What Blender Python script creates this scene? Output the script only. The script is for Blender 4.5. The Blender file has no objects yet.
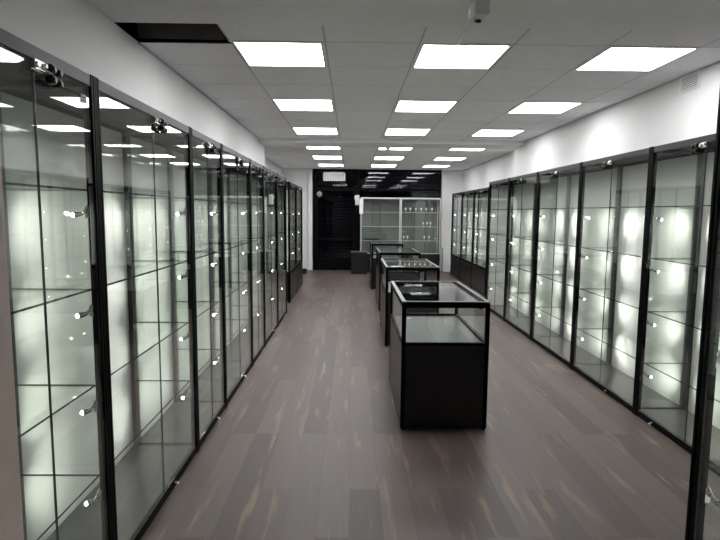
import bpy, bmesh, math, random
from mathutils import Vector, Matrix
random.seed(7)
PI = math.pi
S = bpy.context.scene
C = S.collection

# ------------------------------------------------------------------ materials
def node_mat(name):
    m = bpy.data.materials.new(name); m.use_nodes = True
    nt = m.node_tree; nt.nodes.clear()
    out = nt.nodes.new('ShaderNodeOutputMaterial')
    return m, nt, out

def pbr(name, col, rough=0.5, metal=0.0, noise=0.0, nscale=8.0, spec=0.5, bump=0.0, coat=0.0):
    m, nt, out = node_mat(name)
    p = nt.nodes.new('ShaderNodeBsdfPrincipled')
    p.inputs['Base Color'].default_value = (*col, 1)
    p.inputs['Roughness'].default_value = rough
    p.inputs['Metallic'].default_value = metal
    p.inputs['Specular IOR Level'].default_value = spec
    p.inputs['Coat Weight'].default_value = coat
    nt.links.new(p.outputs[0], out.inputs[0])
    tc = nt.nodes.new('ShaderNodeTexCoord')
    nz = nt.nodes.new('ShaderNodeTexNoise'); nz.inputs['Scale'].default_value = nscale
    nz.inputs['Detail'].default_value = 4
    nt.links.new(tc.outputs['Object'], nz.inputs['Vector'])
    rp = nt.nodes.new('ShaderNodeValToRGB')
    n = max(noise, 0.02)
    rp.color_ramp.elements[0].position = 0.3; rp.color_ramp.elements[1].position = 0.7
    rp.color_ramp.elements[0].color = (*[c * (1 - n) for c in col], 1)
    rp.color_ramp.elements[1].color = (*[min(1, c * (1 + n)) for c in col], 1)
    nt.links.new(nz.outputs['Fac'], rp.inputs['Fac'])
    nt.links.new(rp.outputs['Color'], p.inputs['Base Color'])
    if bump:
        b = nt.nodes.new('ShaderNodeBump'); b.inputs['Strength'].default_value = bump
        b.inputs['Distance'].default_value = 0.002
        nt.links.new(nz.outputs['Fac'], b.inputs['Height'])
        nt.links.new(b.outputs[0], p.inputs['Normal'])
    return m

def glass(name, tint, base=0.04, grow=0.9, rough=0.0):
    """thin pane: Schlick reflection over a lightly tinted clear body"""
    m, nt, out = node_mat(name)
    lw = nt.nodes.new('ShaderNodeLayerWeight'); lw.inputs['Blend'].default_value = 0.5
    pw = nt.nodes.new('ShaderNodeMath'); pw.operation = 'POWER'; pw.inputs[1].default_value = 5
    ml = nt.nodes.new('ShaderNodeMath'); ml.operation = 'MULTIPLY_ADD'
    ml.inputs[1].default_value = grow; ml.inputs[2].default_value = base
    nt.links.new(lw.outputs['Facing'], pw.inputs[0]); nt.links.new(pw.outputs[0], ml.inputs[0])
    tr = nt.nodes.new('ShaderNodeBsdfTransparent'); tr.inputs[0].default_value = (*tint, 1)
    gl = nt.nodes.new('ShaderNodeBsdfGlossy'); gl.inputs['Roughness'].default_value = rough
    gl.inputs['Color'].default_value = (1, 1, 1, 1)
    mx = nt.nodes.new('ShaderNodeMixShader')
    nt.links.new(ml.outputs[0], mx.inputs[0]); nt.links.new(tr.outputs[0], mx.inputs[1]); nt.links.new(gl.outputs[0], mx.inputs[2])
    nt.links.new(mx.outputs[0], out.inputs[0])
    return m

def emit(name, col, strength):
    m, nt, out = node_mat(name)
    e = nt.nodes.new('ShaderNodeEmission'); e.inputs[0].default_value = (*col, 1); e.inputs[1].default_value = strength
    nt.links.new(e.outputs[0], out.inputs[0])
    return m

def floor_material():
    m, nt, out = node_mat('laminate_planks')
    L = nt.links.new; N = nt.nodes.new
    tc = N('ShaderNodeTexCoord')
    mp = N('ShaderNodeMapping'); mp.inputs['Rotation'].default_value = (0, 0, PI / 2)
    L(tc.outputs['Object'], mp.inputs['Vector'])
    br = N('ShaderNodeTexBrick')
    br.inputs['Scale'].default_value = 1.0
    br.inputs['Brick Width'].default_value = 1.22
    br.inputs['Row Height'].default_value = 0.165
    br.inputs['Mortar Size'].default_value = 0.0012
    br.inputs['Mortar Smooth'].default_value = 0.2
    br.inputs['Bias'].default_value = 0.0
    br.offset = 0.37; br.offset_frequency = 3
    br.inputs['Color1'].default_value = (0, 0, 0, 1); br.inputs['Color2'].default_value = (1, 1, 1, 1)
    br.inputs['Mortar'].default_value = (0.2, 0.2, 0.2, 1)
    L(mp.outputs[0], br.inputs['Vector'])
    base = N('ShaderNodeValToRGB'); cr = base.color_ramp
    cr.elements[0].color = FLOOR_DARK; cr.elements[1].color = FLOOR_LIGHT
    e = cr.elements.new(0.5); e.color = FLOOR_MID
    L(br.outputs['Color'], base.inputs['Fac'])
    # grain streaks along the planks
    mg = N('ShaderNodeMapping'); mg.inputs['Scale'].default_value = (10, 1.0, 1)
    L(tc.outputs['Object'], mg.inputs['Vector'])
    nz = N('ShaderNodeTexNoise'); nz.inputs['Scale'].default_value = 1.6; nz.inputs['Detail'].default_value = 3
    L(mg.outputs[0], nz.inputs['Vector'])
    st = N('ShaderNodeValToRGB'); st.color_ramp.elements[0].position = 0.58; st.color_ramp.elements[1].position = 0.70
    st.color_ramp.elements[0].color = (0, 0, 0, 1); st.color_ramp.elements[1].color = (1, 1, 1, 1)
    L(nz.outputs['Fac'], st.inputs['Fac'])
    mx = N('ShaderNodeMix'); mx.data_type = 'RGBA'
    ms = N('ShaderNodeMath'); ms.operation = 'MULTIPLY'; ms.inputs[1].default_value = 0.75
    L(st.outputs['Color'], ms.inputs[0]); L(ms.outputs[0], mx.inputs['Factor'])
    L(base.outputs['Color'], mx.inputs['A']); mx.inputs['B'].default_value = FLOOR_STREAK
    # finer dark grain
    mg2 = N('ShaderNodeMapping'); mg2.inputs['Scale'].default_value = (60, 2.2, 1)
    L(tc.outputs['Object'], mg2.inputs['Vector'])
    n2 = N('ShaderNodeTexNoise'); n2.inputs['Scale'].default_value = 1.5; n2.inputs['Detail'].default_value = 5
    L(mg2.outputs[0], n2.inputs['Vector'])
    mm = N('ShaderNodeMix'); mm.data_type = 'RGBA'; mm.blend_type = 'MULTIPLY'; mm.inputs['Factor'].default_value = 0.35
    L(mx.outputs['Result'], mm.inputs['A']); L(n2.outputs['Fac'], mm.inputs['B'])
    # joints
    mj = N('ShaderNodeMix'); mj.data_type = 'RGBA'; mj.blend_type = 'MIX'
    L(br.outputs['Fac'], mj.inputs['Factor']); L(mm.outputs['Result'], mj.inputs['A']); mj.inputs['B'].default_value = (0.06, 0.047, 0.044, 1)
    p = N('ShaderNodeBsdfPrincipled')
    L(mj.outputs['Result'], p.inputs['Base Color'])
    p.inputs['Roughness'].default_value = 0.42
    p.inputs['Specular IOR Level'].default_value = 0.32
    L(p.outputs[0], out.inputs[0])
    return m

FLOOR_DARK = (0.080, 0.060, 0.054, 1); FLOOR_MID = (0.110, 0.084, 0.075, 1)
FLOOR_LIGHT = (0.140, 0.110, 0.098, 1); FLOOR_STREAK = (0.27, 0.19, 0.14, 1)

M = {}
M['floor'] = floor_material()
M['wall'] = pbr('white_wall_paint', (0.72, 0.72, 0.725), 0.6, noise=0.015, nscale=3)
M['soffit'] = pbr('soffit_paint', (0.88, 0.87, 0.87), 0.6, noise=0.02, nscale=3)
M['tile'] = pbr('ceiling_tile', (0.86, 0.86, 0.865), 0.9, noise=0.03, nscale=30, spec=0.1)
M['tbar'] = pbr('ceiling_grid_bar', (0.56, 0.56, 0.56), 0.6)
M['beige'] = pbr('beige_jamb_paint', (0.68, 0.56, 0.52), 0.55, noise=0.04)
M['black'] = pbr('black_anodised_metal', (0.0025, 0.0025, 0.003), 0.5, metal=0.0, spec=0.06)
M['fascia'] = pbr('dark_grey_rail', (0.026, 0.023, 0.029), 0.4, spec=0.2)
M['backpost'] = pbr('dark_grey_post', (0.035, 0.04, 0.038), 0.4, spec=0.5)
M['blackboard'] = pbr('black_laminate_board', (0.0075, 0.0075, 0.0085), 0.32, noise=0.1, spec=0.42)
M['deck'] = pbr('dark_grey_deck', (0.085, 0.088, 0.085), 0.22, spec=0.5)
M['back'] = pbr('white_gloss_back_panel', (0.74, 0.76, 0.73), 0.45, noise=0.01, nscale=2, spec=0.3, coat=1.0)
M['chrome'] = pbr('chrome', (0.75, 0.75, 0.76), 0.12, metal=1.0)
M['silver'] = pbr('silver_aluminium', (0.50, 0.52, 0.51), 0.35, metal=0.3)
M['glass'] = glass('clear_glass', (0.975, 0.983, 0.976), 0.05, 0.80)
M['sideglass'] = glass('side_glass', (0.968, 0.98, 0.97), 0.045, 0.8)
M['shelfglass'] = glass('shelf_glass', (0.975, 0.985, 0.975), 0.025, 0.5)
M['edge'] = pbr('glass_edge_green', (0.03, 0.045, 0.038), 0.25)
M['topglass'] = glass('counter_top_glass', (0.93, 0.96, 0.95), 0.10, 0.9)
M['nightglass'] = glass('shopfront_glass', (0.6, 0.62, 0.7), 0.022, 0.7)
M['lens'] = emit('spot_lens', (0.97, 1.0, 0.95), 22.0)
M['panel_light'] = emit('ceiling_panel_glow', (1.0, 0.995, 0.985), 7.0)
M['greydeck'] = pbr('grey_counter_deck', (0.085, 0.092, 0.094), 0.35, spec=0.25)
M['white_plastic'] = pbr('white_plastic', (0.75, 0.75, 0.75), 0.4)
M['vent'] = pbr('vent_white_metal', (0.85, 0.85, 0.85), 0.45)
M['dark'] = pbr('plenum_dark', (0.02, 0.018, 0.018), 0.9)
M['pale'] = pbr('pale_glazed', (0.8, 0.8, 0.78), 0.2)
M['paper'] = pbr('white_paper', (0.62, 0.63, 0.65), 0.8)
M['pavement'] = pbr('dark_pavement', (0.03, 0.03, 0.035), 0.8, noise=0.2)
M['shutter'] = pbr('dark_shutter', (0.002, 0.0022, 0.004), 0.9, spec=0.1)
M['dome'] = pbr('frosted_dome', (0.35, 0.35, 0.35), 0.3)
M['greyback'] = pbr('grey_green_back_panel', (0.15, 0.165, 0.155), 0.3, noise=0.05, nscale=2)

# ------------------------------------------------------------------ mesh helpers
class B:
    def __init__(s): s.bm = bmesh.new(); s.mi = 0
    def box(s, x0, x1, y0, y1, z0, z1, mi=0, edge=None, thin=None, bevel=0, dark=None):
        bm = s.bm
        v = [bm.verts.new((x, y, z)) for x in (x0, x1) for y in (y0, y1) for z in (z0, z1)]
        fs = [(0, 1, 3, 2), (4, 6, 7, 5), (0, 4, 5, 1), (2, 3, 7, 6), (0, 2, 6, 4), (1, 5, 7, 3)]
        ax = [0, 0, 1, 1, 2, 2]
        made = []
        for n, (f, a) in enumerate(zip(fs, ax)):
            fc = bm.faces.new([v[i] for i in f])
            if dark is not None: fc.material_index = edge if n in dark else mi
            else: fc.material_index = mi if (edge is None or a == thin) else edge
            made.append(fc)
        if bevel:
            es = list({e for f in made for e in f.edges})
            bmesh.ops.bevel(bm, geom=es, offset=bevel, segments=1, affect='EDGES', profile=0.5)
        return s
    def prism(s, poly, z0, z1, mi=0):
        bm = s.bm
        a = [bm.verts.new((x, y, z0)) for x, y in poly]; b = [bm.verts.new((x, y, z1)) for x, y in poly]
        n = len(poly)
        bm.faces.new(list(reversed(a))).material_index = mi; bm.faces.new(b).material_index = mi
        for i in range(n):
            bm.faces.new([a[i], a[(i + 1) % n], b[(i + 1) % n], b[i]]).material_index = mi
        return s
    def rod(s, p, q, r, seg=10, mi=0, r2=None):
        p = Vector(p); q = Vector(q); d = q - p
        mt = Matrix.Translation((p + q) / 2) @ d.to_track_quat('Z', 'Y').to_matrix().to_4x4()
        g = bmesh.ops.create_cone(s.bm, cap_ends=True, segments=seg, radius1=r, radius2=r if r2 is None else r2, depth=d.length, matrix=mt)
        for v in g['verts']:
            for f in v.link_faces: f.material_index = mi
        return s
    def ball(s, p, r, mi=0, seg=12):
        g = bmesh.ops.create_uvsphere(s.bm, u_segments=seg, v_segments=seg // 2 + 2, radius=r, matrix=Matrix.Translation(p))
        for v in g['verts']:
            for f in v.link_faces: f.material_index = mi
        return s
    def build(s, name, mats, parent=None, loc=None, smooth=False):
        me = bpy.data.meshes.new(name)
        bmesh.ops.recalc_face_normals(s.bm, faces=s.bm.faces)
        s.bm.to_mesh(me); s.bm.free()
        if not isinstance(mats, (list, tuple)): mats = [mats]
        for m in mats: me.materials.append(m)
        if smooth:
            for p in me.polygons: p.use_smooth = True
        o = bpy.data.objects.new(name, me); C.objects.link(o)
        if parent: o.parent = parent
        if loc: o.location = loc
        return o

def link(name, me, parent, loc=(0, 0, 0), rot=None):
    o = bpy.data.objects.new(name, me); C.objects.link(o); o.parent = parent; o.location = loc
    if rot: o.rotation_euler = rot
    return o
def struct(o): o['kind'] = 'structure'; return o
def tag(o, label, cat, group=None):
    o['label'] = label; o['category'] = cat
    if group: o['group'] = group
    return o
def thing(name, loc, rz, label, cat, group=None):
    o = bpy.data.objects.new(name, None); C.objects.link(o); o.empty_display_size = 0.1
    o.location = loc; o.rotation_euler = (0, 0, rz)
    return tag(o, label, cat, group)
def copy_tree(o, parent=None):
    c = o.copy(); C.objects.link(c)
    if parent is not None: c.parent = parent
    for ch in [k for k in KIDS.get(o.name, [])]: copy_tree(ch, c)
    return c
KIDS = {}

# ------------------------------------------------------------------ dimensions
CH = 2.678          # ceiling height
XL, XR = -1.445, 2.70          # near side walls
XLF, XRF = -1.83, 2.95         # far side walls, beyond the beam
YB = 14.5                      # back window line
BEAM0, BEAM1 = 8.55, 9.12
YN = -1.6                      # front of the room behind the camera

# ------------------------------------------------------------------ shell
struct(B().box(-2.1, 3.2, YN - 0.1, YB + 0.16, -0.08, 0).build('floor', M['floor']))
struct(B().box(XL - 0.6, XL, YN, BEAM1, 0, CH).build('wall_left', M['wall']))
struct(B().box(XLF - 0.2, XLF, BEAM1, YB + .1, 0, CH).build('wall_left_far', M['wall']))
struct(B().box(XR, XR + 0.5, YN, BEAM1, 0, CH).build('wall_right', M['wall']))
struct(B().box(XRF, XRF + 0.25, BEAM1, YB + .1, 0, CH).build('wall_right_far', M['wall']))
struct(B().box(XL - 0.6, XR + 0.5, YN - 0.12, YN, 0, CH).build('wall_front', M['wall']))
# back wall: white piers each side of the dark shopfront
WX0, WX1 = -1.02, 2.37
b = B(); b.box(XLF, WX0 - 0.02, YB - 0.04, YB + 0.12, 0, CH); b.box(WX1 + 0.02, XRF, YB - 0.04, YB + 0.12, 0, CH)
b.box(WX0 - 0.13, WX0 - 0.02, YB - 0.10, YB - 0.04, 0, CH)
b.box(WX1 + 0.02, WX1 + 0.12, YB - 0.07, YB - 0.04, 0, CH)
struct(b.build('wall_back', M['wall']))

# ceiling: suspended tiles on a grid, one short tile missing near the left wall
TX0, TW = -0.82, 0.635; TY0, TD = 3.75, 0.6142
xs = [XL] + [TX0 + TW * k for k in range(0, 6) if XL < TX0 + TW * k < XR] + [XR]
ys = [3.42] + [TY0 + TD * k for k in range(0, 8)] + [BEAM0]
HX0, HX1, HY0, HY1 = -1.43, -0.835, 3.43, 3.80
b = B()
def ceil_field(xs, ys):
    for i in range(len(xs) - 1):
        for j in range(len(ys) - 1):
            x0, x1, y0, y1 = xs[i], xs[i + 1], ys[j], ys[j + 1]
            if i == 0 and j == 0 and y0 < 3.5: continue
            if i == 0 and j == 1 and ys[0] < 3.5: y0 = HY1 + 0.015
            b.box(x0 + 0.007, x1 - 0.007, y0 + 0.007, y1 - 0.007, CH, CH + 0.015, 0)
    for x in xs[1:-1]:
        ya = HY1 if (abs(x - xs[1]) < 1e-6 and ys[0] < 3.5) else ys[0]
        b.box(x - 0.0075, x + 0.0075, ys[0], ys[-1], CH + 0.002, CH + 0.014, 1)
    for k, y in enumerate(ys[1:-1]):
        xa = xs[1] if (k == 0 and ys[0] < 3.5) else xs[0]
        b.box(xa, xs[-1], y - 0.0075, y + 0.0075, CH + 0.002, CH + 0.014, 1)
ceil_field(xs, ys)
xf = [XLF] + [TX0 + TW * k for k in range(-1, 6) if XLF < TX0 + TW * k < XRF] + [XRF]
yf = [BEAM1] + [TY0 + TD * k for k in range(9, 18) if TY0 + TD * k < YB - 0.05] + [YB]
ceil_field(xf, yf)
# plain plaster band before the tiles, around the opening
b.box(XL, XR, 3.0, 3.43, CH, CH + 0.02, 0)
b.box(XL, HX1, 3.80, 3.815, CH, CH + 0.02, 1)
b.box(XL - .3, XR + .3, YN, 3.0, CH, CH + 0.02, 0)
b.box(XLF - .1, XRF + .1, YN, YB + .1, CH + 0.25, CH + 0.3, 2)
# plenum box round the opening
b.box(XL, HX1 + 0.02, HY1, HY1 + 0.02, CH, CH + 0.2, 3)
b.box(HX1, HX1 + 0.02, 3.42, HY1, CH + .012, CH + 0.2, 2)
b.box(XL, HX1, 3.40, 3.43, CH + .005, CH + 0.2, 2)
struct(b.build('ceiling', [M['tile'], M['tbar'], M['dark'], pbr('bare_timber_edge', (0.16, 0.14, 0.13), 0.8)]))
struct(B().box(XL, XR, YN, 3.0, CH - 0.035, CH).build('trim_1', M['soffit']))
struct(B().box(XLF, XRF, BEAM0, BEAM1, CH - 0.06, CH + 0.02).build('trim_2', M['wall']))
# wall angle along both walls
b = B()
b.box(XL, XL + 0.012, 3.81, BEAM0, CH - 0.010, CH, 0)
struct(b.build('trim_3', M['tbar']))
struct(B().box(XR - 0.012, XR, 3.0, BEAM0, CH - 0.010, CH, 0).build('trim_4', M['tbar']))
# beige doorway jamb at the left of the camera
b = B()
b.box(-1.44, -0.551, 0.76, 0.86, 0, CH - 0.035); b.box(-0.551, -0.529, 0.77, 0.84, 0, CH - 0.035, bevel=0.004)
struct(b.build('trim_5', M['beige']))

# shopfront: black frame and dark glass, night outside
b = B()
fy0, fy1 = YB - 0.05, YB + 0.03
for x0, x1 in ((WX0, WX0 + 0.06), (WX1 - 0.05, WX1)): b.box(x0, x1, fy0, fy1, 0, CH - 0.002)
b.box(WX0 + .06, WX1 - .05, fy0, fy1, CH - 0.06, CH - 0.002)
b.box(WX0 + .06, WX1 - .05, fy0, fy1, 0, 0.06)
b.box(0.13, 0.20, fy0, fy1, 0.06, CH - 0.06)
b.box(0.20, WX1 - .05, fy0, fy1, 2.12, 2.18)
wf = struct(b.build('window_1', M['black']))
B().box(0.20, WX1 - .05, YB - 0.01, YB, 0.06, 2.12, 0, 1, 1).build('pane', [M['nightglass'], M['edge']], wf)
B().box(0.20, WX1 - .05, YB - 0.01, YB, 2.18, CH - .06, 0, 1, 1).build('pane', [M['nightglass'], M['edge']], wf)
b = B()
dx0, dx1 = WX0 + 0.065, 0.125
b.box(dx0, dx0 + 0.07, fy0 + .01, fy1 - .01, 0.065, 2.20); b.box(dx1 - 0.07, dx1, fy0 + .01, fy1 - .01, 0.065, 2.20)
b.box(dx0 + .07, dx1 - .07, fy0 + .01, fy1 - .01, 0.065, 0.30); b.box(dx0 + .07, dx1 - .07, fy0 + .01, fy1 - .01, 2.12, 2.20)
b.box(dx0 + .07, dx1 - .07, fy0 + .01, fy1 - .01, 0.80, 0.86)
dr = struct(b.build('door_1', M['black']))
B().box(dx0 + .07, dx1 - .07, YB - 0.01, YB, 0.30, 0.80, 0, 1, 1).build('pane', [M['nightglass'], M['edge']], dr)
B().box(dx0 + .07, dx1 - .07, YB - 0.01, YB, 0.86, 2.12, 0, 1, 1).build('pane', [M['nightglass'], M['edge']], dr)
B().rod((dx1 - .035, fy0 - .035, .9), (dx1 - .035, fy0 - .035, 1.3), .012).rod((dx1 - .035, fy0 - .035, .94), (dx1 - .035, fy0 + .01, .94), .008).rod((dx1 - .035, fy0 - .035, 1.26), (dx1 - .035, fy0 + .01, 1.26), .008).build('door_handle', M['black'], dr)
B().box(dx0, dx1, YB - 0.01, YB, 2.21, CH - .062, 0, 1, 1).build('fanlight', [M['nightglass'], M['edge']], dr)
# closed shutter just outside the glass
b = B()
z = 0.0
while z < 2.75:
    b.box(-1.4, 2.7, YB + 0.30, YB + 0.315, z, z + 0.074, 0, bevel=0.004); z += 0.08
struct(b.build('window_1_shutter', M['shutter']))
struct(B().box(-2.1, 3.2, YB + 0.16, YB + 1.6, -0.1, -0.02).build('ground_outside', M['pavement']))
struct(B().box(-1.4, 2.7, YB + .14, YB + .32, CH - .005, CH + .06).build('trim_6', M['dark']))

# baseboards
struct(B().box(XLF, WX0 - .135, YB - 0.055, YB - 0.041, 0, 0.09).build('baseboard_back', M['white_plastic']))

# ------------------------------------------------------------------ ceiling lights
LX0, LY0, PX, PY, LS = -0.792, 3.762, 1.2707, 1.8427, 0.575
def make_light():
    t = thing('ceiling_light', (0, 0, 0), 0, '', 'ceiling light')
    b = B(); w = 0.300; k = 0.5 * LS
    b.box(-w, w, -w, -k, -0.008, -0.0005); b.box(-w, w, k, w, -0.008, -0.0005)
    b.box(-w, -k, -k, k, -0.008, -0.0005); b.box(k, w, -k, k, -0.008, -0.0005)
    f = b.build('frame', M['white_plastic'], t)
    d = B().box(-k, k, -k, k, -0.006, -0.001).build('diffuser', M['panel_light'], t)
    KIDS[t.name] = [f, d]
    return t
lights = []
proto = make_light()
colw = ['left', 'middle', 'right']
roww = ['nearest row before the dropped beam', 'second row before the dropped beam', 'third row, just before the dropped beam',
        'first row just behind the dropped beam', 'middle row behind the dropped beam', 'farthest row by the dark shopfront']
for j, row in enumerate([0, 1, 2, 3, 4, 5]):
    for i in range(3):
        t = proto if (i == 0 and j == 0) else copy_tree(proto)
        t.location = (LX0 + i * PX + LS / 2, LY0 + j * PY + LS / 2, CH)
        tag(t, f'bright square LED ceiling panel, {colw[i]} one of the {roww[j]}', 'ceiling light', 'square LED panels in the tiled ceiling')

# ------------------------------------------------------------------ cabinets
spot_mesh = {}
def spot_meshes(sx):
    """little chrome spotlight on a post; sx=+1 points toward +x. origin at its clamp"""
    if sx in spot_mesh: return spot_mesh[sx]
    b = B()
    b.box(-0.004 if sx < 0 else 0, 0 if sx < 0 else 0.004, -0.008, 0.008, -0.022, 0.022)
    b.rod((0, 0, 0), (sx * 0.018, 0.004, 0.004), 0.0035, 8)
    b.ball((sx * 0.018, 0.004, 0.004), 0.006, seg=8)
    b.rod((sx * 0.018, 0.004, 0.004), (sx * 0.034, 0.012, -0.004), 0.0035, 8)
    d = Vector((sx * 0.55, 1.0, -0.22)).normalized()
    p = Vector((sx * 0.036, 0.012, -0.006))
    b.rod(p - d * 0.010, p + d * 0.020, 0.0075, 12, r2=0.012)
    b.rod(p - d * 0.016, p - d * 0.010, 0.004, 8)
    b.rod((sx * .004, -.002, .03), (sx * .012, .006, .008), .0025, 8)
    me = b.build('spotlight', M['chrome'], smooth=False)
    q = p + d * 0.0205
    b = B(); b.rod(q, q + d * 0.004, 0.009, 12, r2=0.007)
    b.ball(tuple(q + d * 0.003), 0.0065, seg=10)
    ml = b.build('lens', M['lens'])
    r = (me.data, ml.data, p + d * 0.045, d)
    bpy.data.objects.remove(me); bpy.data.objects.remove(ml)
    spot_mesh[sx] = r
    return r

def lamp(parent, loc, d, power, size=1.2, blend=1.0, name='spot_lamp', rad=0.012):
    ld = bpy.data.lights.get(f'{name}_{power}_{size}')
    if ld is None:
        ld = bpy.data.lights.new(f'{name}_{power}_{size}', 'SPOT'); ld.energy = power; ld.spot_size = size
        ld.spot_blend = blend; ld.color = (1.0, 1.0, 0.94); ld.shadow_soft_size = rad
    o = bpy.data.objects.new(name, ld); C.objects.link(o); o.parent = parent; o.location = loc
    o.rotation_euler = Vector(d).to_track_quat('-Z', 'Y').to_euler()
    return o

def post_poly(x0, x1, y0, y1, groove='front'):
    w = x1 - x0; g = 0.003
    return [(x0, y0), (x0 + w * .38, y0), (x0 + w * .38, y0 + g), (x0 + w * .62, y0 + g), (x0 + w * .62, y0), (x1, y0), (x1, y1), (x0, y1)]

SPOT_W = 5.0
def cabinet(loc, rz, W, H, D, shelves, label, group, plinth=0.0, power=SPOT_W, back='back', frame='black', spots=(1, 1), deco=True, sticker=False, locks=(), name='display_cabinet', joint=0.5, sticker_x=0.0, cone=1.6, solid=False):
    far = 1 if rz > 0 else 0
    t = thing(name, loc, rz, label, 'display cabinet', group)
    FR = M[frame]
    pw, pd = 0.030, 0.034
    ZB = plinth if plinth else 0.0
    rail = 0.045
    g = 0.001
    # frame pieces: posts, rails
    for k, (x0, y0) in enumerate(((g, 0), (W - pw - g, 0), (g, D - 0.05), (W - pw - g, D - 0.05))):
        dd = pd if k < 2 else 0.05
        bb = B(); pl = post_poly(x0, x0 + pw, y0, y0 + dd)
        if k > 1: pl = [(x, 2 * y0 + dd - y) for x, y in pl][::-1]
        bb.prism(pl, 0, H); bb.build('post', FR if k < 2 else M['backpost'], t)
    b = B()
    b.box(pw + g, W - pw - g, 0.002, 0.026, H - rail, H - 0.001, bevel=0.002)
    b.box(pw + g, W - pw - g, D - 0.026, D - 0.002, H - rail, H - 0.001)
    for x0 in (0.003, W - 0.027): b.box(x0, x0 + 0.022, pd, D - pd, H - rail, H - 0.001)
    b.build('top_rail', M['fascia'] if frame == 'black' else FR, t)
    b = B()
    b.box(pw + g, W - pw - g, 0.003, 0.026, 0.004 + ZB, 0.050 + ZB, bevel=0.002)
    for x0 in (0.003, W - 0.027): b.box(x0, x0 + 0.022, pd, D - pd, 0.004 + ZB, 0.050 + ZB)
    b.build('bottom_rail', FR, t)
    B().box(0.026, W - 0.026, 0.027, D - 0.03, H - 0.022, H - 0.004).build('top_panel', M['fascia'], t)
    B().box(0.026, W - 0.026, 0.027, D - 0.028, 0.034 + ZB, 0.050 + ZB).build('deck', M['deck'], t)
    B().box(pw + 0.003, W - pw - 0.003, D - 0.026, D - 0.018, 0.050 + ZB, H - rail).build('back_panel', M[back], t)
    # side glass
    for n, x0 in enumerate((0.010, W - 0.016)):
        if solid and n == (1 if far else 0):
            B().box(x0, x0 + 0.006, pd + .001, D - .052, 0.052 + ZB, H - rail - .001).build('end_panel', M['back'], t)
            continue
        B().box(x0, x0 + 0.006, pd + .001, D - .052, 0.052 + ZB, H - rail - .001, 0).build('side_glass', [M['sideglass'], M['edge']], t)
    # two sliding glass doors overlapping in the middle
    xm = W * joint
    B().box(pw + .002, xm - 0.0025, 0.006, 0.011, 0.051 + ZB, H - rail, 0).build('glass_door', [M['glass'], M['edge']], t)
    B().box(xm - 0.0015, xm + 0.0015, 0.005, 0.012, 0.051 + ZB, H - rail).build('door_seal', M['edge'], t)
    d2 = B().box(xm + 0.0025, W - pw - .002, 0.006, 0.011, 0.051 + ZB, H - rail, 0).build('glass_door', [M['glass'], M['edge']], t)
    if sticker:
        B().box(sticker_x - .018, sticker_x + .018, 0.0035, 0.0055, H - .115, H - .085).box(sticker_x - .013, sticker_x + .013, 0.003, 0.0035, H - .108, H - .104, 1).box(sticker_x - .013, sticker_x + .013, 0.003, 0.0035, H - .098, H - .094, 1).build('sticker', [M['paper'], M['blackboard']], d2)
    # glass shelves with dark edges, on little chrome pegs
    for z in shelves:
        sh = B().box(0.032, W - 0.032, 0.034, D - 0.054, z - 0.004, z + 0.004, 0, 1, 2, dark=(2, 1 if far else 0)).build('shelf', [M['shelfglass'], M['edge']], t)
    if plinth:
        b = B(); b.box(pw + g + .001, W - pw - g - .001, 0.004, D - .004, 0.03, plinth)
        pl = b.build('base_cupboard', M['blackboard'], t)
        for s in (0, 1):
            B().box(pw + .004 + s * (W / 2 - pw), W / 2 - .002 + s * (W / 2 - pw), -0.004, 0.0035, 0.035, plinth - 0.01, bevel=.002).build('cupboard_door', M['blackboard'], pl)
    # small spotlights clamped to the inside of both front posts, one under every shelf
    if deco:
        for si, (on, x, sx) in enumerate(((spots[0], pw + g, 1), (spots[1], W - pw - g, -1))):
            if not on: continue
            sm, sl, lp, ld = spot_meshes(sx)
            for z in shelves:
                zz = z - 0.085
                o = link('spotlight', sm, t, (x, 0.036, zz))
                link('lens', sl, o)
                lamp(t, (x + lp.x, 0.036 + lp.y, zz + lp.z), ld, power, cone)
        # black stay bar from the far post to a small chrome bracket with lamp heads at the middle
        xm2 = W * joint
        xa, xb = (xm2, W - pw - g) if far else (pw + g, xm2)
        sg = 1 if far else -1
        b = B(); b.box(xa, xb, 0.040, 0.047, H - 0.082, H - 0.074)
        bar = b.build('stay_bar', M['black'], t)
        xc = xm2 + sg * .01
        b = B()
        b.box(xc - 0.030, xc + 0.030, -0.012, 0.005, H - 0.078, H - 0.044, bevel=.003)
        b.rod((xc - .02, -.013, H - .061), (xc - .02, -.020, H - .061), 0.009, 12)
        b.rod((xc + .018, -.013, H - .058), (xc + .018, -.022, H - .058), 0.007, 12)
        b.rod((xc, -0.012, H - .066), (xc + sg * .06, -0.012, H - .070), 0.004, 8)
        b.build('door_bracket', M['chrome'], t)
        for q in (0, 1):
            for w2 in (0, 1):
                b = B(); c = (xc + sg * (0.058 + 0.036 * q), -0.010, H - 0.056 - .034 * w2 - .004 * q)
                b.box(c[0] - .014, c[0] + .014, c[1] - .014, c[1] + .014, c[2] - .014, c[2] + .014, bevel=.004)
                b.rod((c[0], c[1] - .014, c[2]), (c[0], c[1] - .018, c[2]), .009)
                b.build('lamp_head', M['blackboard'], t)
    for lx in locks:
        b = B(); b.rod((lx, 0.004, 0.03), (lx, -0.012, 0.03), 0.010, 12); b.rod((lx - .03, -0.008, 0.016), (lx + .03, -0.008, 0.016), 0.004, 8)
        b.build('lock', M['chrome'], t)
    return t

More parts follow.
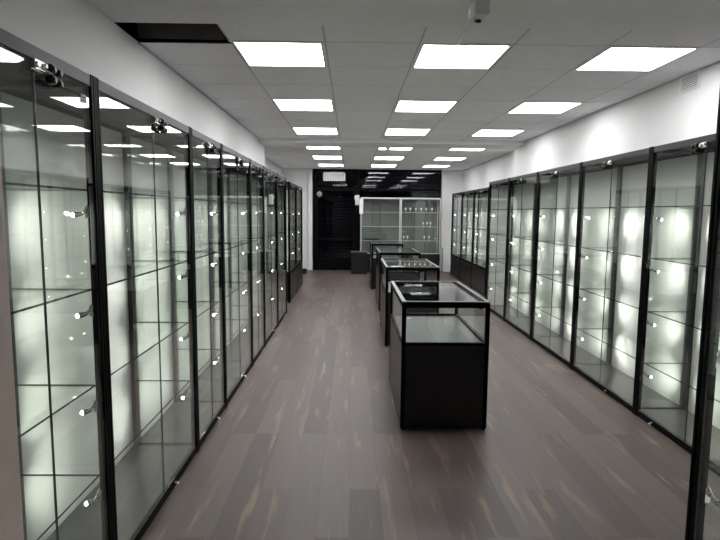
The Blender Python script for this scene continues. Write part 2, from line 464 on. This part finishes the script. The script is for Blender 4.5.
GL = 'glass display cabinets along the left wall'; GR = 'glass display cabinets along the right wall'
SHL = [0.48, 0.855, 1.24, 1.625]; SHR = [0.42, 0.82, 1.225, 1.61]
gap = 0.001
le = [1.345, 2.14, 3.375, 4.165, 5.33, 6.12, 7.24, 8.22]
lab = ['black-framed glass display cabinet beside the beige door jamb, nearest in the left row',
       'second black-framed glass cabinet from the camera in the left row, wide bay',
       'third black-framed glass cabinet from the camera in the left row, narrow bay',
       'fourth black-framed glass cabinet from the camera in the left row, wide bay',
       'fifth black-framed glass cabinet from the camera in the left row, narrow bay',
       'sixth black-framed glass cabinet from the camera in the left row',
       'seventh glass cabinet of the left row, last full-height one before the cupboard-based pair']
for k in range(len(le) - 1):
    W = le[k + 1] - le[k] - gap * 2
    cabinet((-0.981, le[k] + gap, 0), PI / 2, W, 2.055, 0.43, SHL, lab[k], GL, power=3.3, cone=1.35, sticker=(k == 0), sticker_x=W - .085, locks=(W * .62,))
lf = [9.14, 10.29, 11.48]
for k, l in enumerate(['glass cabinet on a low black cupboard, second from the far end of the left row',
                       'glass cabinet on a low black cupboard, at the far end of the left row']):
    cabinet((-1.035, lf[k] + gap, 0), PI / 2, lf[k + 1] - lf[k] - 2 * gap, 2.05, 0.415, [0.86, 1.22, 1.6], l, GL, power=3.3, cone=1.35, plinth=0.48)
re = [2.79, 4.04, 5.27, 6.5, 7.68, 8.78]
lab = ['black-framed glass display cabinet nearest in the right wall row, under the wall vent',
       'second black-framed glass cabinet from the camera in the right wall row',
       'third black-framed glass cabinet from the camera in the right wall row',
       'fourth black-framed glass cabinet from the camera in the right wall row',
       'fifth black-framed glass cabinet of the right row, last before the cupboard-based ones']
for k in range(len(re) - 1):
    W = re[k + 1] - re[k] - gap * 2
    cabinet((2.216, re[k + 1] - gap, 0), -PI / 2, W, 2.05, 0.42, SHR, lab[k], GR, cone=1.15, solid=(k == 4), locks={0: (W * .2,), 1: (W * .62,)}.get(k, ()))
rf = [9.98, 11.18, 12.38, 13.58]
for k, l in enumerate(['glass cabinet on a black cupboard at right, nearest of the far three',
                       'glass cabinet on a black cupboard at right, middle of the far three',
                       'glass cabinet on a black cupboard at right, farthest of the far three']):
    cabinet((2.51, rf[k + 1] - gap, 0), -PI / 2, 1.198, 2.03, 0.42, [0.86, 1.22, 1.6], l, GR, cone=1.3, plinth=0.48)
# near right cabinet, its corner post crosses the right edge of the view
cabinet((1.012, 1.52, 0), -PI / 2, 1.2, 2.05, 0.43, SHR, 'black-framed glass cabinet standing closest to the camera, cut off by the right edge', 'glass cabinet by the entrance')

# back display unit, silver framed, in front of the shopfront glass
def back_unit():
    x0, x1, H, D = 0.235, 2.29, 1.93, 0.40
    y0 = 13.92
    t = thing('display_cabinet', (x0, y0, 0), 0, 'silver-framed two-bay glass cabinet against the dark shopfront at the back', 'display cabinet')
    W = x1 - x0; xm = 1.26 - x0
    b = B(); b.box(0.0, W, 0.01, D, 0.02, 0.49); base = b.build('base_cupboard', M['blackboard'], t)
    for s in (0, 1): B().box(0.01 + s * xm, (xm if s == 0 else W) - 0.01, 0.0, 0.0095, 0.04, 0.47, bevel=.002).build('cupboard_door', M['blackboard'], base)
    for px in (0, xm - 0.03, xm + 0.005, W - 0.03):
        B().box(px, px + 0.026, 0.0, 0.026, 0.49, H).build('post', M['silver'], t)
    for px in (0, W - 0.026): B().box(px, px + 0.026, D - 0.026, D, 0.49, H).build('post', M['silver'], t)
    b = B()
    for a, c in ((0.026, xm - .03), (xm + .031, W - .03)):
        B().box(a, c, 0.002, 0.024, H - 0.035, H).build('rail', M['silver'], t); B().box(a, c, 0.002, 0.024, 0.49, 0.515).build('rail', M['silver'], t)
    b.bm.free()
    B().box(0.005, W - 0.005, 0.027, D - .028, H - 0.02, H - 0.002).build('top_panel', M['silver'], t)
    B().box(0.03, W - 0.03, D - 0.02, D - 0.01, 0.5, H - .02).build('back_panel', M['greyback'], t)
    for a, c in ((0.028, xm - .032), (xm + .033, W - .032)):
        B().box(a, c, 0.010, 0.015, 0.517, H - .037, 0, 1, 1).build('glass_door', [M['glass'], M['edge']], t)
        for z in (0.83, 1.19, 1.555):
            b = B(); b.box(a, c, 0.03, D - .03, z - .004, z + .004, 0, 1, 2)
            s = b.build('shelf', [M['shelfglass'], M['edge']], t)
            B().box(a, c, 0.026, 0.0295, z - .009, z + .007).build('shelf_lip', M['silver'], s)
    return t
back_unit()
b = B(); b.box(-.22, .22, -.10, .10, 0, .012); b.box(-.22, .22, -.10, -.092, .012, .035); b.box(-.22, .22, .092, .10, .012, .035); b.box(-.22, -.212, -.092, .092, .012, .035); b.box(.212, .22, -.092, .092, .012, .035)
tag(b.build('tray', M['blackboard'], loc=(0.52, 14.07, .8345)), 'long black tray on the lowest left shelf of the back cabinet', 'tray')
# glassware rows on the right bay shelves of the back cabinet
def stemglass():
    b = B(); prof = [(0.0, 0), (.022, 0), (.022, .003), (.003, .008), (.003, .05), (.016, .06), (.024, .08), (.022, .115)]
    seg = 12
    rings = [[b.bm.verts.new((r * math.cos(2 * PI * i / seg), r * math.sin(2 * PI * i / seg), z)) for i in range(seg)] for r, z in prof[1:]]
    for a, c in zip(rings, rings[1:]):
        for i in range(seg): b.bm.faces.new([a[i], a[(i + 1) % seg], c[(i + 1) % seg], c[i]])
    return b.build('ornament', M['pale'], smooth=True)
orn = None
for z, word, pts in ((1.555, 'top', [1.40, 1.52, 1.66, 1.80, 1.93, 2.08]), (1.19, 'middle', [1.86, 1.96, 2.05]), (.83, 'lowest', [1.36, 1.46, 1.90, 2.02])):
    for i, x in enumerate(pts):
        o = stemglass() if orn is None else orn.copy()
        if orn is None: orn = o
        else: C.objects.link(o)
        o.location = (x, 14.06, z + .0045)
        o['group'] = 'small pale ornaments on the %s right shelf of the back cabinet' % word
        o['label'] = 'small pale glossy ornament standing on the %s right shelf of the back cabinet' % word
        o['category'] = 'ornament'

# ------------------------------------------------------------------ counters
def counter(y0, label, x0=0.36, W=0.62):
    D, H = 1.14, 0.932
    t = thing('display_counter', (x0, y0, 0), 0, label, 'display counter', 'glass-topped display counters down the middle')
    zs = 0.615
    for px in (0, W - .03):
        for py in (0, D - .03):
            B().box(px, px + .03, py, py + .03, 0.012, H - .012, bevel=.0015).build('post', M['black'], t)
            B().rod((px + .015, py + .015, 0), (px + .015, py + .015, .0125), .011, 10).build('foot', M['black'], t)
    B().box(.030, W - .030, .003, .015, 0.02, zs).build('front_panel', M['blackboard'], t)
    B().box(.030, W - .030, D - .015, D - .003, 0.02, zs).build('rear_panel', M['blackboard'], t)
    for px in (.003, W - .015): B().box(px, px + .012, .030, D - .030, 0.02, zs).build('side_panel', M['blackboard'], t)
    B().box(.016, W - .016, .016, D - .016, 0.03, 0.045).build('bottom_panel', M['blackboard'], t)
    B().box(.016, W - .016, .016, D - .016, zs - .012, zs + .003).build('deck', M['greydeck'], t)
    b = B()
    for (za, zb) in ((zs, zs + .022), (H - .045, H - .007)):
        for ya in (0.001, D - .027): b.box(.030, W - .030, ya, ya + .026, za, zb, bevel=.0015)
        for xa in (0.001, W - .027): b.box(xa, xa + .026, .030, D - .030, za, zb, bevel=.0015)
    b.build('frame', M['black'], t)
    B().box(.027, W - .027, .027, D - .027, H - .010, H - .004, 0, 1, 2).build('top_glass', [M['topglass'], M['edge']], t)
    b = B()
    b.box(0, W, 0, .027, H - .007, H); b.box(0, W, D - .027, D, H - .007, H)
    b.box(0, .027, .027, D - .027, H - .007, H); b.box(W - .027, W, .027, D - .027, H - .007, H)
    b.build('top_trim', pbr_once('top_trim_metal', (.07, .072, .072), .3, .3), t)
    for ya in (.010, D - .016):
        B().box(.031, W - .031, ya, ya + .005, zs + .023, H - .046, 0, 1, 1).build('glass_panel', [M['glass'], M['edge']], t)
    for xa in (.010, W - .016):
        B().box(xa, xa + .005, .031, D - .031, zs + .023, H - .046, 0, 1, 0).build('glass_panel', [M['glass'], M['edge']], t)
    b = B(); b.rod((W - .055, .05, H - .055), (W - .055, D - .05, H - .055), .009, 10)
    b.build('light_rail', M['black'], t)
    return t
_once = {}
def pbr_once(n, c, r, m):
    if n not in _once: _once[n] = pbr(n, c, r, metal=m)
    return _once[n]
for y, l, x, W in ((3.73, 'black display counter with glass top, nearest the camera', .36, .62),
             (6.14, 'black display counter with glass top, second from the camera', .398, .62),
             (8.40, 'black display counter with glass top, third from the camera', .44, .64),
             (10.78, 'black display counter with glass top, farthest from the camera', .41, .63)):
    counter(y, l, x, W)
b = B(); b.box(-.035, .035, -.022, .022, 0, .004, bevel=.001); b.rod((-.015, -.01, .004), (-.015, -.01, .008), .008, 10, 1)
tag(b.build('tag', [M['paper'], M['blackboard']], loc=(.50, 4.70, .6185)), 'small white tag lying at the back left inside the nearest counter', 'tag')

# ------------------------------------------------------------------ small fixed things
# louvred wall vent
t = thing('wall_vent', (XR, 4.41, 2.605), 0, 'white louvred wall vent high on the right wall under the ceiling', 'vent')
b = B(); b.box(-.014, -.001, -.125, -.112, -.062, .062); b.box(-.014, -.001, .112, .125, -.062, .062); b.box(-.014, -.001, -.112, .112, .052, .062); b.box(-.014, -.001, -.112, .112, -.062, -.052)
b.build('frame', M['vent'], t)
b = B()
for k in range(7):
    z = -.045 + k * .0145
    v = [b.bm.verts.new(p) for p in ((-.013, -.112, z - .003), (-.013, .112, z - .003), (-.003, .112, z + .007), (-.003, -.112, z + .007),
                                     (-.0145, -.112, z - .002), (-.0145, .112, z - .002), (-.0045, .112, z + .008), (-.0045, -.112, z + .008))]
    for f in ((0, 1, 2, 3), (7, 6, 5, 4), (0, 4, 5, 1), (3, 2, 6, 7), (0, 3, 7, 4), (1, 5, 6, 2)): b.bm.faces.new([v[i] for i in f])
b.build('louvres', M['vent'], t)
B().box(-.003, -.001, -.112, .112, -.052, .052).build('backing', pbr_once('vent_grey', (.30, .30, .30), .5, 0), t)

# security camera under the ceiling, with its cable
t = thing('security_camera', (0.655, 2.90, CH - .035), 0, 'small white security camera under the ceiling at the top edge', 'security camera')
B().box(-.040, .040, -.05, .05, -.088, 0, bevel=.006).build('housing', M['white_plastic'], t)
B().rod((0, .040, -.080), (0, .050, -.094), .018, 14).build('lens', M['blackboard'], t)
def tube(name, pts, r, mat, parent=None):
    b = B()
    for p, q in zip(pts, pts[1:]): b.rod(p, q, r, 8)
    for p in pts[1:-1]: b.ball(p, r, seg=8)
    return b.build(name, mat, parent)
tag(tube('cable', [(.630, 2.962, CH - .05), (.632, 3.05, CH - .03), (.652, 3.16, CH - .012), (.690, 3.36, CH - .009), (.70, 3.60, CH - .009), (.70, 3.72, CH - .009)], .008, M['white_plastic']),
    'white cable running along the ceiling away from the security camera', 'cable')
# smoke detector on the beam
b = B(); b.rod((0, 0, 0), (0, 0, -.022), .05, 20); b.rod((0, 0, -.022), (0, 0, -.045), .035, 20, r2=.025)
tag(b.build('smoke_detector', M['white_plastic'], loc=(.585, 9.0, CH - .0605)), 'round white smoke detector under the dropped ceiling beam', 'smoke detector')
# air curtain above the back door
t = thing('air_curtain', (-0.46, YB - .21, 2.36), 0, 'white air curtain unit mounted above the dark back door', 'air curtain')
B().box(-.29, .29, 0, .15, 0, .20, bevel=.008).build('housing', M['vent'], t)
b = B()
for k in range(13): b.box(-.27 + k * .042, -.27 + k * .042 + .012, -.004, -.0005, .02, .18)
b.build('intake_grille', pbr_once('grille_grey', (.35, .35, .35), .5, 0), t)
# dim round bulkhead lamp on the door glass side
b = B(); b.rod((0, 0, 0), (0, -.02, 0), .075, 20)
t = tag(b.build('bulkhead_lamp', M['dome'], loc=(-0.86, YB - .012, 2.02)), 'dim round lamp at the upper left of the dark back door', 'lamp')
g = bmesh.new(); bmesh.ops.create_uvsphere(g, u_segments=20, v_segments=12, radius=.068, matrix=Matrix.Translation((0, -.02, 0)) @ Matrix.Diagonal((1, .6, 1, 1)))
me = bpy.data.meshes.new('dome'); g.to_mesh(me); g.free(); me.materials.append(M['dome'])
for p in me.polygons: p.use_smooth = True
link('dome', me, t)
# paper notices beside the back cabinet
tag(B().box(-.055, .055, -.002, 0, -.13, .13).box(-.075, -.02, -.003, -.002, .02, .10).build('paper_notice', M['paper'], loc=(.150, YB - .052, 1.87)),
    'white paper notice on the dark post left of the back cabinet, the higher of two', 'notice', 'paper notices by the back cabinet')
tag(B().box(-.048, .048, -.002, 0, -.19, .19).build('paper_notice', M['paper'], loc=(.250, 13.920, 1.70)),
    'long white paper strip stuck to the left frame of the back cabinet, the lower notice', 'notice', 'paper notices by the back cabinet')
# low black box by the back door
t = thing('storage_box', (0.0, 13.50, 0), 0, 'low black storage box left of the back cabinet on the floor', 'box')
B().box(0, .40, 0, .35, 0.0, .54, bevel=.004).build('body', M['blackboard'], t)
B().box(-.01, .41, -.01, .36, .541, .56, bevel=.003).build('lid', pbr_once('grey_lid', (.06, .06, .06), .3, 0), t)
# white boxed casing at the right pier
tag(B().box(-.11, .11, -.1, .1, 0, .64, bevel=.004).build('pipe_casing', M['white_plastic'], loc=(2.53, YB - .18, 0)), 'low white boxed casing at the right pier of the back wall', 'casing')
# black bin at the left pier
b = B(); b.rod((0, 0, 0), (0, 0, .12), .09, 18, r2=.10)
tag(b.build('floor_bowl', M['blackboard'], loc=(-1.22, 13.6, 0)), 'small dark bowl on the floor at the left pier', 'bowl')

# ------------------------------------------------------------------ world, camera, view
w = bpy.data.worlds.new('night'); S.world = w; w.use_nodes = True
bg = w.node_tree.nodes['Background']; bg.inputs[0].default_value = (0.2, 0.25, 0.5, 1); bg.inputs[1].default_value = 0.004

f, pitch, yaw, roll, h = 540.41, math.radians(-6.1006), math.radians(0.944), math.radians(0.5082), 1.55
F0 = Vector((math.sin(yaw), math.cos(yaw), 0)); R0 = Vector((math.cos(yaw), -math.sin(yaw), 0)); Z = Vector((0, 0, 1))
F = F0 * math.cos(pitch) + Z * math.sin(pitch)
U0 = -F0 * math.sin(pitch) + Z * math.cos(pitch)
R = R0 * math.cos(roll) + U0 * math.sin(roll)
U = -R0 * math.sin(roll) + U0 * math.cos(roll)
cd = bpy.data.cameras.new('camera'); cam = bpy.data.objects.new('camera', cd); C.objects.link(cam)
mt = Matrix((R, U, -F)).transposed().to_4x4(); mt.translation = Vector((0, 0, h))
cam.matrix_world = mt
cd.sensor_width = 36; cd.lens = f / 720 * 36; cd.clip_start = 0.02; cd.clip_end = 100
S.camera = cam
S.view_settings.view_transform = 'Standard'; S.view_settings.look = 'None'
S.view_settings.gamma = 1; S.view_settings.use_curve_mapping = False
S.view_settings.exposure = 1.24
cy = S.cycles
cy.max_bounces = 10; cy.diffuse_bounces = 5; cy.glossy_bounces = 5; cy.transparent_max_bounces = 96
cy.use_denoising = True
cy.sample_clamp_indirect = 4.0
cy.use_light_tree = True
